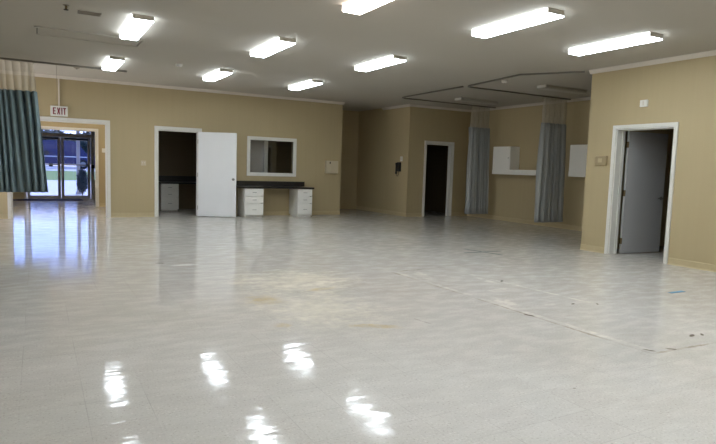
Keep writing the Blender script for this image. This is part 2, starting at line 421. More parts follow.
# crown moulding: (section in wall-normal distance d and z)
def crown(name, axis, face, sgn, u0, u1):
    prof = [(0, ZC), (0.05, ZC), (0.05, ZC - 0.012), (0.035, ZC - 0.022), (0.014, ZC - 0.05), (0.010, ZC - 0.064), (0, ZC - 0.064)]
    poly = [(face + sgn * d, z) for d, z in prof]
    struct(MB().prism(poly, 'x' if axis == 'y' else 'y', u0, u1).build(name, M['crown']))
crown('trim_1', 'y', YB, -1, XL, XC + .04)
crown('trim_2', 'x', XR, -1, YF, YE + .04)
crown('trim_3', 'y', YD, -1, XH - .04, XA)
crown('trim_4', 'x', XA, -1, YE, YD)
crown('trim_5', 'x', XH, -1, YD - .04, 14.66)
crown('trim_6', 'x', XL, 1, YF, YB)
# vinyl wall base
def base(name, axis, face, sgn, u0, u1):
    poly = [(face, 0), (face + sgn * 0.018, 0), (face + sgn * 0.010, 0.02), (face + sgn * 0.008, 0.095), (face + sgn * 0.003, 0.102), (face, 0.102)]
    struct(MB().prism(poly, 'x' if axis == 'y' else 'y', u0, u1).build(name, M['base']))
base('baseboard_back_left', 'y', YB, -1, XL, -0.55)
base('baseboard_back', 'y', YB, -1, 1.47, 2.42)
base('baseboard_back_right', 'y', YB, -1, 3.52, XC)
base('baseboard_right_far', 'x', XR, -1, 6.325, YE)
base('baseboard_right', 'x', XR, -1, YF, 5.215)
base('baseboard_doorway_left', 'y', YD, -1, XH, 9.46)
base('baseboard_doorway_right', 'y', YD, -1, 10.50, XA)
base('baseboard_alcove', 'x', XA, -1, YE, YD)
base('baseboard_hallway', 'x', XH, -1, YD, 16.1)
base('baseboard_vestibule', 'y', YV, -1, 1.52, 2.2)
base('baseboard_left', 'x', XL, 1, YF, YB)

# door and opening casings
def casing(name, axis, face, sgn, u0, u1, zt, w, depth, wallth, parent=None, jamb=True, left=True):
    """frame around an opening: a U of casing boards plus the jamb lining"""
    t = 0.018
    def bx(m, a0, a1, n0, n1, z0, z1, bev=0.004):
        if axis == 'y': m.box(a0, a1, min(n0, n1), max(n0, n1), z0, z1, bev)
        else: m.box(min(n0, n1), max(n0, n1), a0, a1, z0, z1, bev)
    m = MB()
    f0, f1 = face + sgn * 0.001, face + sgn * depth
    poly = [(u0 - w, 0), (u0 - 0.003, 0), (u0 - 0.003, zt + 0.003), (u1 + 0.003, zt + 0.003), (u1 + 0.003, 0), (u1 + w, 0), (u1 + w, zt + w), (u0 - w, zt + w)]
    m.prism(poly, axis, f0, f1)
    poly2 = [(u0 - w, 0), (u0 - w + .018, 0), (u0 - w + .018, zt + w - .018), (u1 + w - .018, zt + w - .018), (u1 + w - .018, 0), (u1 + w, 0), (u1 + w, zt + w), (u0 - w, zt + w)]
    m.prism(poly2, axis, f1 - sgn * .002, f1 + sgn * 0.008)
    o = m.build('casing', M['trim'], parent)
    if jamb:
        j = MB(); b = face - sgn * wallth
        j.prism([(u0 - 0.002, 0), (u0 + t, 0), (u0 + t, zt - t), (u1 - t, zt - t), (u1 - t, 0), (u1 + 0.002, 0), (u1 + 0.002, zt + 0.002), (u0 - 0.002, zt + 0.002)], axis, face, b)
        mid = face - sgn * wallth * 0.62
        j.prism([(u0 + t, 0), (u0 + t + .012, 0), (u0 + t + .012, zt - t - .012), (u1 - t - .012, zt - t - .012), (u1 - t - .012, 0), (u1 - t, 0), (u1 - t, zt - t), (u0 + t, zt - t)], axis, mid, mid - sgn * 0.012)
        j.build('jamb', M['trim'], parent)
    return o

# entrance opening and the second framed opening behind it
e = struct_empty('door_1'); casing('c', 'y', YB, -1, ENT[0], ENT[1], ENT[3], 0.066, 0.016, TH, e)
e = struct_empty('door_2'); casing('c', 'y', YV, -1, VE[0], VE[1], VE[3], 0.055, 0.016, TH, e)

# ------------------------------------------------------------------ doors
def knob_parts(leaf, x, z, th, mat):
    k = MB()
    for s in (-1, 1):
        R = Matrix.Translation((x, 0, z)) @ Matrix.Rotation(s * math.pi / 2, 4, 'X')
        k.lathe([(0.030, th / 2 - 0.002), (0.030, th / 2 + 0.006), (0.012, th / 2 + 0.008), (0.012, th / 2 + 0.032), (0.026, th / 2 + 0.040), (0.028, th / 2 + 0.055), (0.018, th / 2 + 0.064)], 20, R)
    return k.build('knob', mat, leaf, True)
def hinge_parts(leaf, th, mat, side, zs=(0.22, 1.02, 1.82)):
    for z in zs:
        h = MB(); h.lathe([(0.009, z - .05), (0.009, z + .05)], 10, Matrix.Translation((-0.006, side * th / 2, 0)))
        h.box(-0.012, 0.004, -th / 2, th / 2, z - .05, z + .05, .001)
        h.build('hinge', mat, leaf)

# office door, swung out against the back wall
e = struct_empty('door_3')
casing('c', 'y', YB, -1, OFF[0], OFF[1], OFF[3], 0.075, 0.016, TH, e)
leaf = struct_empty('x'); bpy.data.objects.remove(leaf)
lf = MB().box(0.0, 0.93, -0.02, 0.02, 0.012, 2.05, 0.003).build('leaf', M['door'], e)
lf.location = (3.432, YB - 0.048, 0); lf.rotation_euler = (0, 0, math.atan2(-0.46, 0.815))
knob_parts(lf, 0.865, 0.93, 0.04, M['steel']); hinge_parts(lf, 0.04, M['steel'], 1)

# doorway of the dark room
e = struct_empty('door_4'); casing('c', 'y', YD, -1, DD[0], DD[1], DD[3], 0.07, 0.016, TH, e)

# right hand door, standing open into the side room
e = struct_empty('door_5')
casing('c', 'x', XR, -1, RD[0], RD[1], RD[3], 0.055, 0.018, 0.2, e)
lf = MB().box(0.0, 0.93, -0.02, 0.02, 0.012, 2.04, 0.003).build('leaf', M['greydoor'], e)
lf.location = (8.535, 6.215, 0); lf.rotation_euler = (0, 0, math.radians(-4.5))
hinge_parts(lf, 0.04, M['brass'], -1)
lv = MB()
for s in (-1, 1):
    R = Matrix.Translation((0.865, 0, 0.94)) @ Matrix.Rotation(s * math.pi / 2, 4, 'X')
    lv.lathe([(0.032, 0.018), (0.032, 0.028), (0.011, 0.030), (0.011, 0.065)], 18, R)
    lv.box(0.75, 0.875, s * 0.058 - .008, s * 0.058 + .008, 0.928, 0.952, 0.005)
lv.build('handle', M['steel'], lf)

# ------------------------------------------------------------------ interior window in the back wall
w = struct_empty('window_1')
m = MB(); fw = 0.08
x0, x1, z0, z1 = WIN
for bx in ((x0 - fw, x0 + .004, z0 - fw, z1 + fw), (x1 - .004, x1 + fw, z0 - fw, z1 + fw), (x0 - .002, x1 + .002, z1 - .004, z1 + fw), (x0 - .002, x1 + .002, z0 - fw, z0 + .004)):
    m.box(bx[0], bx[1], YB - 0.024, YB - 0.001, bx[2], bx[3], 0.004)
for bx in ((x0 - .002, x0 + .008, z0, z1), (x1 - .008, x1 + .002, z0, z1), (x0, x1, z1 - .008, z1 + .002), (x0, x1, z0 - .002, z0 + .008)):
    m.box(bx[0], bx[1], YB - 0.01, YB + .03, bx[2], bx[3])
m.build('frame', M['trim'], w)
MB().box(x0 + .006, x1 - .006, YB + .012, YB + .018, z0 + .006, z1 - .006).build('pane', M['winglass'], w)

# office behind: a made-up grey leaf to lighten the view through the window, desk with a drawer unit
e = struct_empty('door_6')
lf = MB().box(0, 0.86, -.02, .02, .012, 2.04, .003).build('leaf', M['greydoor'], e)
lf.location = (4.98, YB + TH + 0.42, 0); lf.rotation_euler = (0, 0, math.atan2(.02, 1))
lf.data.transform(Matrix.Translation((-0.48, 0, 0)))
MB().box(.345, .44, -.05, .05, 0.03, 2.03, .004).build('pale_strip', M['trim'], lf)  # white strip made up for the bright line in the glass

# ------------------------------------------------------------------ drawer units and worktops
def drawer_unit(name, label, loc, w=0.475, d=0.585, h=0.725, group=None, heights=(0.185, 0.185, 0.30)):
    t = thing(name, label, 'drawer unit', loc, 0, group)
    b = MB().box(0, w, 0.14, d, 0.035, h, 0.002); b.box(0, .012, .012, .145, .035, h); b.box(w - .012, w, .012, .145, .035, h); b.box(0.02, w - 0.02, 0.05, d - .02, 0, 0.04)
    b.build('body', M['cab'], t)
    z = h - 0.006
    for hh in heights:
        dr = MB().box(0.004, w - 0.004, 0.0, 0.0118, z - hh + .009, z - .009, 0.003).build('drawer', M['cab'], t)
        hd = MB(); cz = z - hh / 2; cx = w / 2
        hd.tube([(cx - .045, 0.0, cz), (cx - .045, -0.024, cz), (cx - .03, -0.028, cz), (cx + .03, -0.028, cz), (cx + .045, -0.024, cz), (cx + .045, 0.0, cz)], 0.005)
        hd.build('handle', M['steel'], dr, True)
        z -= hh
    return t
YK = 13.60
drawer_unit('drawer_unit', 'white three-drawer desk pedestal beside the open white door, left of knee space', (4.435, YK, 0), group='white drawer units')
drawer_unit('drawer_unit', 'white three-drawer desk pedestal at the right end of black worktop', (5.83, YK, 0), w=0.405, group='white drawer units')
t = thing('worktop', 'black built-in desk worktop on two white pedestals under the wall window', 'worktop', (4.31, YK - .02, 0.725))
MB().box(0, 1.97, 0, YB - YK + .018, 0, 0.04, 0.004).build('top', M['black'], t)
MB().box(0.03, 1.955, YB - YK - .004, YB - YK + .018, 0.039, 0.165, 0.003).build('backsplash', M['black'], t)
drawer_unit('drawer_unit', 'dim white three-drawer pedestal inside the dark office doorway', (2.90, 16.0, 0), w=0.46, d=.58, group='white drawer units')
t = thing('worktop', 'black worktop over a drawer pedestal inside the dark office', 'worktop', (2.345, 15.97, 0.725))
MB().box(0, 2.2, 0, 0.628, 0, 0.04, .004).build('top', M['black'], t)
MB().box(0, 2.2, 0.606, 0.628, .039, .20, .003).build('backsplash', M['black'], t)

# ------------------------------------------------------------------ ceiling lights
def make_light(label, loc, lens, group, rz=0.0, L=1.27, W=0.245, H=0.07, cap=None):
    t = thing('fluorescent_ceiling_light', label, 'ceiling light', loc, rz, group)
    MB().box(-W / 2 + .04, W / 2 - .04, -L / 2 + .004, L / 2 - .004, -0.022, 0, 0.002).build('housing', M['housing'], t)
    w2, h = W / 2, H
    prof = [(-w2, -0.012), (-w2, -h + .014), (-w2 + .014, -h), (w2 - .014, -h), (w2, -h + .014), (w2, -0.012)]
    MB().prism(prof, 'y', -L / 2 + .004, L / 2 - .004).build('lens', lens, t)
    for s in (-1, 1):
        MB().box(-w2 - .003, w2 + .003, min(s * (L / 2 - .014), s * L / 2), max(s * (L / 2 - .014), s * L / 2), -h + .016, 0, .002).build('end_cap', cap or M['housing'], t)
    return t
GRP = 'lit fluorescent ceiling lights'
spec = [
    ('lit white ceiling light crossing the right end of the ceiling access panel', 1.18, 8.29),
    ('lit white ceiling light closest to the EXIT sign', 1.25, 11.55),
    ('lit white ceiling light in the middle row, directly right of the ceiling access panel', 3.11, 8.37),
    ('lit white ceiling light in the far row above the open office doorway', 3.17, 11.58),
    ('lit white ceiling light in the far row, the one above the interior wall window', 5.10, 11.65),
    ('lit white ceiling light in the middle row, the one nearest the curtained alcove', 5.05, 8.46),
    ('lit white ceiling light in the near row, between the warm light and right wall light', 4.97, 5.24),
    ('lit white ceiling light nearest the right wall, over the right doorway', 6.77, 5.27),
]
first = None
for lab, x, y in spec:
    if first is None: first = make_light(lab, (x, y, ZC), M['lens'], GRP)
    else: dup(first, (x, y, ZC), lab)
make_light('ceiling light with a warm pinkish glow at the top edge of the view', (3.10, 5.20, ZC), M['lens_warm'], GRP)
hid = 'lit white ceiling light in the rows above and behind the viewpoint'
for x, y in ((1.15, 5.12), (1.15, 2.05), (3.06, 2.05), (4.9, 2.05), (6.63, 2.05), (1.15, -1.05), (3.06, -1.05), (4.9, -1.05), (6.63, -1.05)):
    dup(first, (x, y, ZC), hid, 'ceiling lights behind the viewpoint')
for lx in (-0.5, 1.2):
    make_light('ceiling light over the vestibule behind the entrance opening', (lx, 15.7, ZC), M['lens_lobby'], 'vestibule lights out of view', math.pi / 2)
make_light('unlit grey ceiling light in the alcove bay above the nearer curtain', (9.53, 8.55, ZC), M['lens_off'], 'unlit alcove lights', math.pi / 2, 1.22, .24, .07, M['trim'])
make_light('unlit grey ceiling light in the alcove bay above the farther curtain', (9.6, 11.28, ZC), M['lens_off'], 'unlit alcove lights', math.pi / 2, 1.22, .24, .07, M['trim'])

# ------------------------------------------------------------------ curtain rails and curtains
def arc(cx, cy, r, a0, a1, n=8):
    return [(cx + r * math.cos(a0 + (a1 - a0) * k / n), cy + r * math.sin(a0 + (a1 - a0) * k / n), ZC) for k in range(n + 1)]
rA = [(XA - .06, 9.65, ZC)] + arc(8.05, 9.45, 0.20, math.pi / 2, math.pi, 8) + [(7.66, 7.85, ZC), (8.26, 6.95, ZC)]
tag(MB().sweep(rA, 0.035, 0.028).build('curtain_rail', M['rail']), 'grey bent ceiling rail carrying the nearer alcove curtain', 'curtain rail', 'ceiling curtain rails')
rB = [(XA - .06, 12.2, ZC)] + arc(8.1, 12.0, 0.20, math.pi / 2, math.pi, 8) + [(7.84, 9.69, ZC)]
tag(MB().sweep(rB, 0.035, 0.028).build('curtain_rail', M['rail']), 'grey bent ceiling rail carrying the farther alcove curtain', 'curtain rail', 'ceiling curtain rails')
rC = [(-2.3, 12.36, ZC), (1.6, 12.44, ZC)]
tag(MB().sweep(rC, 0.04, 0.034).build('curtain_rail', M['rail']), 'grey straight ceiling rail carrying the teal curtain near the EXIT sign', 'curtain rail', 'ceiling curtain rails')

def pleat(name, mat, parent, yc, edge_l, edge_r, zt, zb, folds, amp_t, amp_b, nv, seed, th=0.004):
    """hanging cloth: edge_l / edge_r give x of the edges for v in 0..1 (top to bottom)"""
    rnd = random.Random(seed); ph = [rnd.uniform(0, 6.28) for _ in range(4)]; nu = folds * 12
    bm = bmesh.new(); uvl = bm.loops.layers.uv.new('UVMap'); grid = []
    for j in range(nv + 1):
        v = j / nv; row = []
        for i in range(nu + 1):
            u = i / nu; xl, xr = edge_l(v), edge_r(v)
            uu = u + 0.014 * math.sin(6.28 * 2.3 * u + ph[0]) + 0.010 * math.sin(6.28 * 4.1 * u + ph[1] + v)
            amp = amp_t + (amp_b - amp_t) * v
            k = 0.65 + 0.5 * math.sin(6.28 * 1.7 * u + ph[2]) ** 2
            y = yc + amp * k * (1.0 - 2.0 * abs(math.sin(math.pi * folds * uu + 0.18 * math.sin(3 * v + ph[3]))) ** 0.6)
            x = xl + (xr - xl) * u
            row.append(bm.verts.new((x, y, zt + (zb - zt) * v)))
        grid.append(row)
    for j in range(nv):
        for i in range(nu):
            f = bm.faces.new((grid[j][i], grid[j][i + 1], grid[j + 1][i + 1], grid[j + 1][i])); f.smooth = True
            for l, (a, b) in zip(f.loops, ((i, j), (i + 1, j), (i + 1, j + 1), (i, j + 1))): l[uvl].uv = (a / nu, b / nv)
    me = bpy.data.meshes.new(name); bm.to_mesh(me); bm.free(); me.materials.append(mat)
    o = bpy.data.objects.new(name, me); C.objects.link(o); o.parent = parent
    if th:
        sm = o.modifiers.new('thickness', 'SOLIDIFY'); sm.thickness = th; sm.offset = 0
    return o
def lerp(a, b): return lambda v: a + (b - a) * v
def curtain(label, yc, xt, xm, xb, zm, zb, folds, fab, seed, zt=ZC - .042):
    """xt/xm/xb: (left,right) at rail, at the netting seam and at the hem"""
    t = thing('privacy_curtain', label, 'curtain', (0, yc, 0), 0, 'privacy curtains')
    pleat('netting', M['net'], t, 0, lerp(xt[0], xm[0]), lerp(xt[1], xm[1]), zt, zm, folds, 0.03, 0.045, 6, seed, 0)
    pleat('fabric', fab, t, 0, lerp(xm[0] - .01, xb[0]), lerp(xm[1] + .01, xb[1]), zm + .01, zb, folds, 0.085, 0.10, 14, seed)
    n = folds
    for k in range(n + 1):
        x = xt[0] + (xt[1] - xt[0]) * k / n
        MB().tube([(x, 0, zt + .007), (x, 0.004, zt), (x, 0, zt - .014)], 0.004, 6).build('hook', M['steel'], t)
    return t
curtain('grey-blue privacy curtain with netting top hanging in front of the nearer alcove cabinet', 9.65, (10.19, 10.93), (10.17, 10.93), (10.12, 11.02), 2.46, 0.17, 8, M['fab'], 3)
curtain('grey-blue privacy curtain with netting top hanging beside the dark doorway', 12.2, (10.22, 10.84), (10.19, 10.84), (10.19, 10.93), 2.48, 0.15, 7, M['fab'], 5)
curtain('teal curtain with netting top hanging left of the glass entrance', 12.385, (-2.28, -0.01), (-2.28, 0.025), (-2.30, 0.185), 2.51, 0.66, 21, M['fab_teal'], 8, ZC - .045)

# ------------------------------------------------------------------ alcove cabinets on shelves
def wall_cabinet(label, y1, y0, x_front=10.77, z0=1.385, z1=1.985):
    t = thing('wall_cabinet', label, 'cabinet', (x_front, (y0 + y1) / 2, z0), 0, 'white alcove cabinets')
    hw = (y1 - y0) / 2; d = XA - x_front
    MB().box(0.02, d, -hw, hw, 0, z1 - z0, 0.003).build('body', M['cab'], t)
    dr = MB().box(0, 0.0185, -hw + .003, hw - .003, 0.004, z1 - z0 - .004, 0.003).build('door', M['cab'], t)
    MB().lathe([(0.006, 0), (0.006, 0.014), (0.013, 0.018), (0.013, 0.024), (0.004, 0.028)], 14, Matrix.Translation((0, -hw + .05, 0.30)) @ Matrix.Rotation(-math.pi / 2, 4, 'Y')).build('knob', M['steel'], dr, True)
def shelf(label, y1, y0, x_front=10.765):
    t = thing('wall_shelf', label, 'shelf', (x_front, (y0 + y1) / 2, 1.255), 0, 'white alcove shelves')
    hw = (y1 - y0) / 2; d = XA - x_front
    MB().box(0.018, d, -hw, hw, 0.09, 0.13, 0.002).build('board', M['cab'], t)
    MB().box(0, 0.02, -hw, hw, 0, 0.13, 0.003).build('front_strip', M['cab'], t)
wall_cabinet('white wall cabinet on the shelf between the two curtains', 11.9, 11.25)
shelf('white shelf under the cabinet between the two curtains', 11.9, 9.95)
wall_cabinet('white wall cabinet partly hidden by the corner of the right wall', 9.33, 8.68)
shelf('white shelf under the cabinet half hidden by the right wall corner', 9.33, 7.4)

# ------------------------------------------------------------------ small wall and ceiling fittings
t = thing('exit_sign', 'white EXIT sign with red letters over the entrance opening', 'sign', (0.45, YB, 2.215))
MB().box(-0.165, 0.165, -0.06, -0.001, 0, 0.215, 0.008).build('box', M['white'], t)
def letter(ch, x, w, z0, z1, s=0.021):
    y0, y1 = -0.0635, -0.058; m = MB()
    if ch == 'E':
        m.prism([(x, z0), (x + w, z0), (x + w, z0 + s), (x + s, z0 + s), (x + s, (z0 + z1 - s) / 2), (x + w * .85, (z0 + z1 - s) / 2), (x + w * .85, (z0 + z1 + s) / 2), (x + s, (z0 + z1 + s) / 2), (x + s, z1 - s), (x + w, z1 - s), (x + w, z1), (x, z1)], 'y', y0, y1)
    elif ch == 'X':
        k = s * 1.1; c = x + w / 2; zm = (z0 + z1) / 2
        m.prism([(x, z0), (x + k, z0), (c, zm - .022), (x + w - k, z0), (x + w, z0), (c + k * .6, zm), (x + w, z1), (x + w - k, z1), (c, zm + .022), (x + k, z1), (x, z1), (c - k * .6, zm)], 'y', y0, y1)
    elif ch == 'I': m.prism([(x, z0), (x + s, z0), (x + s, z1), (x, z1)], 'y', y0, y1)
    else:
        c = x + w / 2
        m.prism([(c - s / 2, z0), (c + s / 2, z0), (c + s / 2, z1 - s), (x + w, z1 - s), (x + w, z1), (x, z1), (x, z1 - s), (c - s / 2, z1 - s)], 'y', y0, y1)
    m.build('letter', M['red'], t)
for ch, x, w in (('E', -0.118, 0.056), ('X', -0.042, 0.064), ('I', 0.042, 0.021), ('T', 0.077, 0.056)): letter(ch, x, w, 0.035, 0.18)
tag(MB().box(0.435, 0.465, YB - .026, YB - .001, 2.432, ZC - .066, .004).build('conduit', M['crown']), 'pale conduit running up the wall from the EXIT sign', 'conduit')
tag(MB().tube([(0.36, 12.41, ZC - .034), (0.362, 12.41, 2.75), (0.36, 12.41, 2.44), (0.345, 12.41, 2.40), (0.352, 12.41, 2.37), (0.368, 12.41, 2.39)], 0.0035, 6).build('pull_cord', M['vent']), 'thin pull cord hanging from the straight rail in front of the EXIT sign', 'cord')

def switch_plate(name, label, loc, n, axis_rz=0.0, mat=None):
    t = thing(name, label, 'light switch', loc, axis_rz)
    w = 0.07 + 0.046 * (n - 1)
    MB().box(-w / 2, w / 2, -0.007, -0.0005, -0.0575, 0.0575, 0.003).build('plate', mat or M['beige'], t)
    for k in range(n):
        x = (k - (n - 1) / 2) * 0.046
        MB().box(x - .006, x + .006, -0.016, -0.006, -0.004, 0.016, 0.002).build('toggle', M['white'], t)
switch_plate('light_switch', 'beige double light switch left of the dark office doorway', (2.18, YB, 1.26), 2)
switch_plate('light_switch', 'pale light switch on the far vestibule wall beyond the entrance opening', (1.66, YV, 1.57), 2, 0, M['white'])

t = thing('wall_mounted_panel_box', 'pale square panel box on the back wall near its right end', 'panel box', (7.045, YB, 1.13))
MB().box(-0.185, 0.185, -0.09, -0.001, 0, 0.345, 0.006).build('body', M['beige'], t)
dr = MB().box(-0.175, 0.175, -0.098, -0.089, 0.012, 0.333, 0.004).build('door', M['beige'], t)
MB().box(-0.085, -0.055, -0.106, -0.097, 0.265, 0.315, 0.003).build('latch', M['blackp'], dr)

# wall telephone (hallway wall, faces -x)
t = thing('wall_telephone', 'black wall telephone on the tan wall left of the dark doorway', 'telephone', (XH, 13.66, 1.14))
MB().box(-0.055, -0.001, -0.085, 0.085, 0.10, 0.36, 0.012).build('body', M['blackp'], t)
m = MB().box(-0.095, -0.062, 0.03, 0.078, 0.03, 0.34, 0.012); m.box(-0.10, -0.055, 0.026, 0.082, 0.28, 0.345, 0.012); m.box(-0.10, -0.055, 0.026, 0.082, 0.03, 0.09, 0.012)
m.build('handset', M['blackp'], t)
MB().box(-0.062, -0.054, -0.07, 0.01, 0.16, 0.27, 0.003).build('keypad', M['dark'], t)
MB().tube([(-.07, .055, .03), (-.07, .04, -.02), (-.06, 0, -.03), (-.05, -.03, .02), (-.045, -.03, .10)], 0.006).build('coiled_cord', M['blackp'], t, True)
t = thing('card_holder', 'small white card holder just above the black wall telephone', 'card holder', (XH, 13.57, 1.53))
MB().box(-0.02, -0.001, -0.05, 0.05, 0, 0.13, 0.004).build('tray', M['white'], t)
MB().box(-0.026, -0.019, -0.045, 0.045, 0.03, 0.12, 0.002).build('card', M['crown'], t)

# thermostat and sensor on the right wall (face -x)
t = thing('wall_mounted_thermostat', 'beige thermostat box on the right wall, left of the doorway', 'thermostat', (XR, 6.50, 1.475))
MB().box(-0.05, -0.001, -0.105, 0.105, 0, 0.15, 0.008).build('cover', M['thermo'], t)
MB().box(-0.056, -0.049, -0.03, 0.05, 0.04, 0.11, 0.003).build('dial', M['base'], t)
t = thing('wall_mounted_box', 'small white box high on the wall above the right doorway', 'wall box', (XR, 5.80, 2.385))
MB().box(-0.035, -0.001, -0.062, 0.062, 0, 0.105, 0.005).build('case', M['white'], t)
MB().box(-0.041, -0.034, -0.012, 0.012, 0.02, 0.085, 0.002).build('lens', M['crown'], t)

# ceiling access panel, vent, sprinkler, detectors
t = thing('ceiling_access_panel', 'long flat access panel in the ceiling at the upper left', 'access panel', (0.715, 9.43, ZC))
m = MB()
for b in ((-.71, .71, -.28, -.25), (-.71, .71, .25, .28), (-.71, -.68, -.25, .25), (.68, .71, -.25, .25)): m.box(b[0], b[1], b[2] - .002, b[3] + .002, -.02, -.0005, .004)
m.build('frame', M['ceiling'], t)
MB().box(-.682, .682, -.252, .252, -.004, -.0005).build('gap', M['dark'], t)  # dark sheet painted as the shade in the gap round the panel
MB().box(-.668, .668, -.238, .238, -.012, -.003, .002).build('panel', M['ceiling'], t)
t = thing('ceiling_vent', 'small slotted vent in the ceiling near the access panel', 'vent', (0.60, 7.95, ZC))
m = MB()
for b in ((-.13, .13, -.065, -.05), (-.13, .13, .05, .065), (-.13, -.115, -.05, .05), (.115, .13, -.05, .05)): m.box(b[0], b[1], b[2] - .001, b[3] + .001, -.014, -.0005, .003)
m.build('frame', M['vent'], t)
MB().box(-.115, .115, -.05, .05, -.004, -.0005).build('backing', M['dark'], t)  # dark sheet painted as the shade inside the slots
for k in range(3):
    MB().box(-.115, .115, -.003, .003, -.004, .004, 0, Matrix.Translation((0, -.027 + .027 * k, -.009))).build('slat', M['vent'], t)
t = thing('sprinkler_head', 'dark sprinkler head hanging from the ceiling at the top left', 'sprinkler', (0.335, 7.72, ZC))
MB().lathe([(0.036, -.006), (0.036, -.001)], 18).build('rosette', M['vent'], t)
MB().lathe([(0.012, -.05), (0.012, -.005)], 12).build('stem', M['brass'], t)
MB().lathe([(0.026, -.056), (0.026, -.05)], 16).build('deflector', M['dark'], t)
t = thing('smoke_detector', 'white smoke detector on the alcove ceiling near the rail corner', 'smoke detector', (7.98, 8.6, ZC), 0, 'smoke detectors')
MB().lathe([(0.035, -.045), (0.052, -.04), (0.06, -.018), (0.06, -.001)], 24).build('housing', M['white'], t, False)
MB().lathe([(0.007, -.049), (0.007, -.044)], 10).build('lamp', M['red'], t)
def onceil(px, py):
    d = r_ * (px - 358) + u_ * (222 - py) + f_ * F_PX; k = (ZC - CAM_H) / d.z
    return d.x * k, d.y * k
x, y = onceil(179, 64)
dup(t, (x, y, ZC), 'small white smoke detector on the ceiling left of the far light row')
x, y = onceil(76.5, 66.5)
t = thing('motion_sensor', 'small brownish sensor under the ceiling near the end of the straight rail', 'sensor', (x, y - .05, ZC))
MB().lathe([(0.03, -.05), (0.055, -.035), (0.06, -.001)], 20).build('housing', M['vent'], t)
MB().lathe([(0.012, -.058), (0.02, -.049)], 14).build('lens', M['dark'], t)

# tape on the floor
tag(MB().box(-.13, .13, -.025, .025, 0.0005, 0.0022).build('tape_strip', M['tape'], None, False, (6.36, 3.865, 0)), 'strip of blue tape on the floor in front of the right wall', 'tape')
t = thing('tape_cross', 'dark teal tape cross on the floor in front of the alcove', 'tape', (6.33, 7.11, 0))
MB().box(-.375, .375, -.013, .013, 0.0005, 0.0020, 0, Matrix.Rotation(math.atan2(-.73, .15), 4, 'Z')).build('strip', M['tape_d'], t)
MB().box(-.38, .38, -.013, .013, 0.0012, 0.0028, 0, Matrix.Rotation(math.atan2(-.02, .74), 4, 'Z')).build('strip', M['tape_d'], t)

# ------------------------------------------------------------------ glass entrance
def leafframe(name, x0, x1, z0, z1, w, parent, wb=0.09):
    m = MB(); y0, y1 = YG + .03, YG + .075
    m.prism([(x0, z0), (x1, z0), (x1, z1), (x0, z1)][:0] or [(x0, z0), (x1, z0), (x1, z0 + wb), (x0 + w, z0 + wb), (x0 + w, z1 - w), (x1 - w, z1 - w), (x1 - w, z0 + wb), (x1, z0 + wb), (x1, z1), (x0, z1)], 'y', y0, y1)
    f = m.build(name, M['alu'], parent)
    return f
def glassdoor(name, x0, x1):
    e = struct_empty(name)
    w = 0.085; y0, y1 = YG + .03, YG + .075; z0, z1 = .012, 1.985
    m = MB()
    m.box(x0, x0 + w, y0, y1, z0, z1, .003); m.box(x1 - w, x1, y0, y1, z0, z1, .003)
    m.box(x0 + w - .002, x1 - w + .002, y0, y1, z0, z0 + .10, .003); m.box(x0 + w - .002, x1 - w + .002, y0, y1, z1 - .07, z1, .003)
    m.build('leaf_frame', M['alu'], e)
    MB().box(x0 + w - .003, x1 - w + .003, YG + .049, YG + .055, z0 + .09, z1 - .06).build('pane', M['glass'], e)
    MB().box(x0 + .02, x1 - .02, YG - .035, YG - .01, 1.10, 1.135, .006).build('push_bar', M['alu'], e)
    MB().box(x0 + .10, x1 - .06, YG - .03, YG + .028, 1.925, 1.985, .004).build('closer', M['blackp'], e)
    return e
glassdoor('door_7', -0.27, 0.685)
e = glassdoor('door_8', 0.70, 1.56)
MB().box(1.58, 1.67, YG - .06, YG - .005, 1.02, 1.13, .006).build('lock_box', M['blackp'], e)
w = struct_empty('window_2')
m = MB()
y0, y1 = YG + .015, YG + .105
for a in (-1.2, -0.36, 1.575, 2.07): m.box(a, a + (.075 if a != 1.575 else .10), y0, y1, 0, 2.62, .003)
m.box(-1.2, 2.14, y0 + .002, y1 - .002, 2.0, 2.12, .003); m.box(-1.2, 2.14, y0 + .002, y1 - .002, 2.55, 2.62, .003)
m.build('frame', M['alu_l'], w)
MB().box(-1.13, 2.07, YG + .05, YG + .056, 2.12, 2.55).build('transom_pane', M['glass'], w)
for a, b in ((1.674, 2.07), (-1.126, -.359)):
    MB().box(a, b, YG + .03, YG + .09, 0, 0.65, .004).build('kick_panel', M['base'], w)
    MB().box(a, b, YG + .05, YG + .056, 0.65, 2.0).build('pane', M['glass'], w)
struct(MB().box(-.36, 1.67, YG, YG + .12, 0, .012).build('trim_7', M['alu']))
tag(MB().box(-.75, 1.28, YG - .75, YG - .12, 0.0005, 0.012, .004).build('door_mat', M['mat']), 'dark door mat on the floor inside the glass entrance', 'mat')

# ------------------------------------------------------------------ outdoors
struct(MB().box(-40, 45, YG + .12, 40, -.15, -.005).build('outside_pavement', M['pave']))
m = MB().prism([(40, -.15), (40, -.005), (43.5, .30), (46.5, .46), (46.5, -.15)], 'x', -40, 45)
g = m.build('outside_lawn', M['grass']); struct(g)
struct(MB().prism([(46.5, -.15), (46.5, .46), (48, .56), (70, .6), (70, -.15)], 'x', -60, 70).build('outside_road', M['road']))
struct(MB().box(-4, 6, YG + .125, 24.3, 2.75, 2.95).build('trim_8', M['porch']))  # unseen porch roof, added to keep direct sun off the lobby floor
t = thing('porch_post', 'pale porch post seen through the right glass door', 'post', (1.37, 24.0, 0))
MB().box(-.06, .06, -.06, .06, .10, 2.74, .006).build('shaft', M['porch'], t)
MB().box(-.09, .09, -.09, .09, -.006, .11, .006).build('plinth', M['porch'], t)

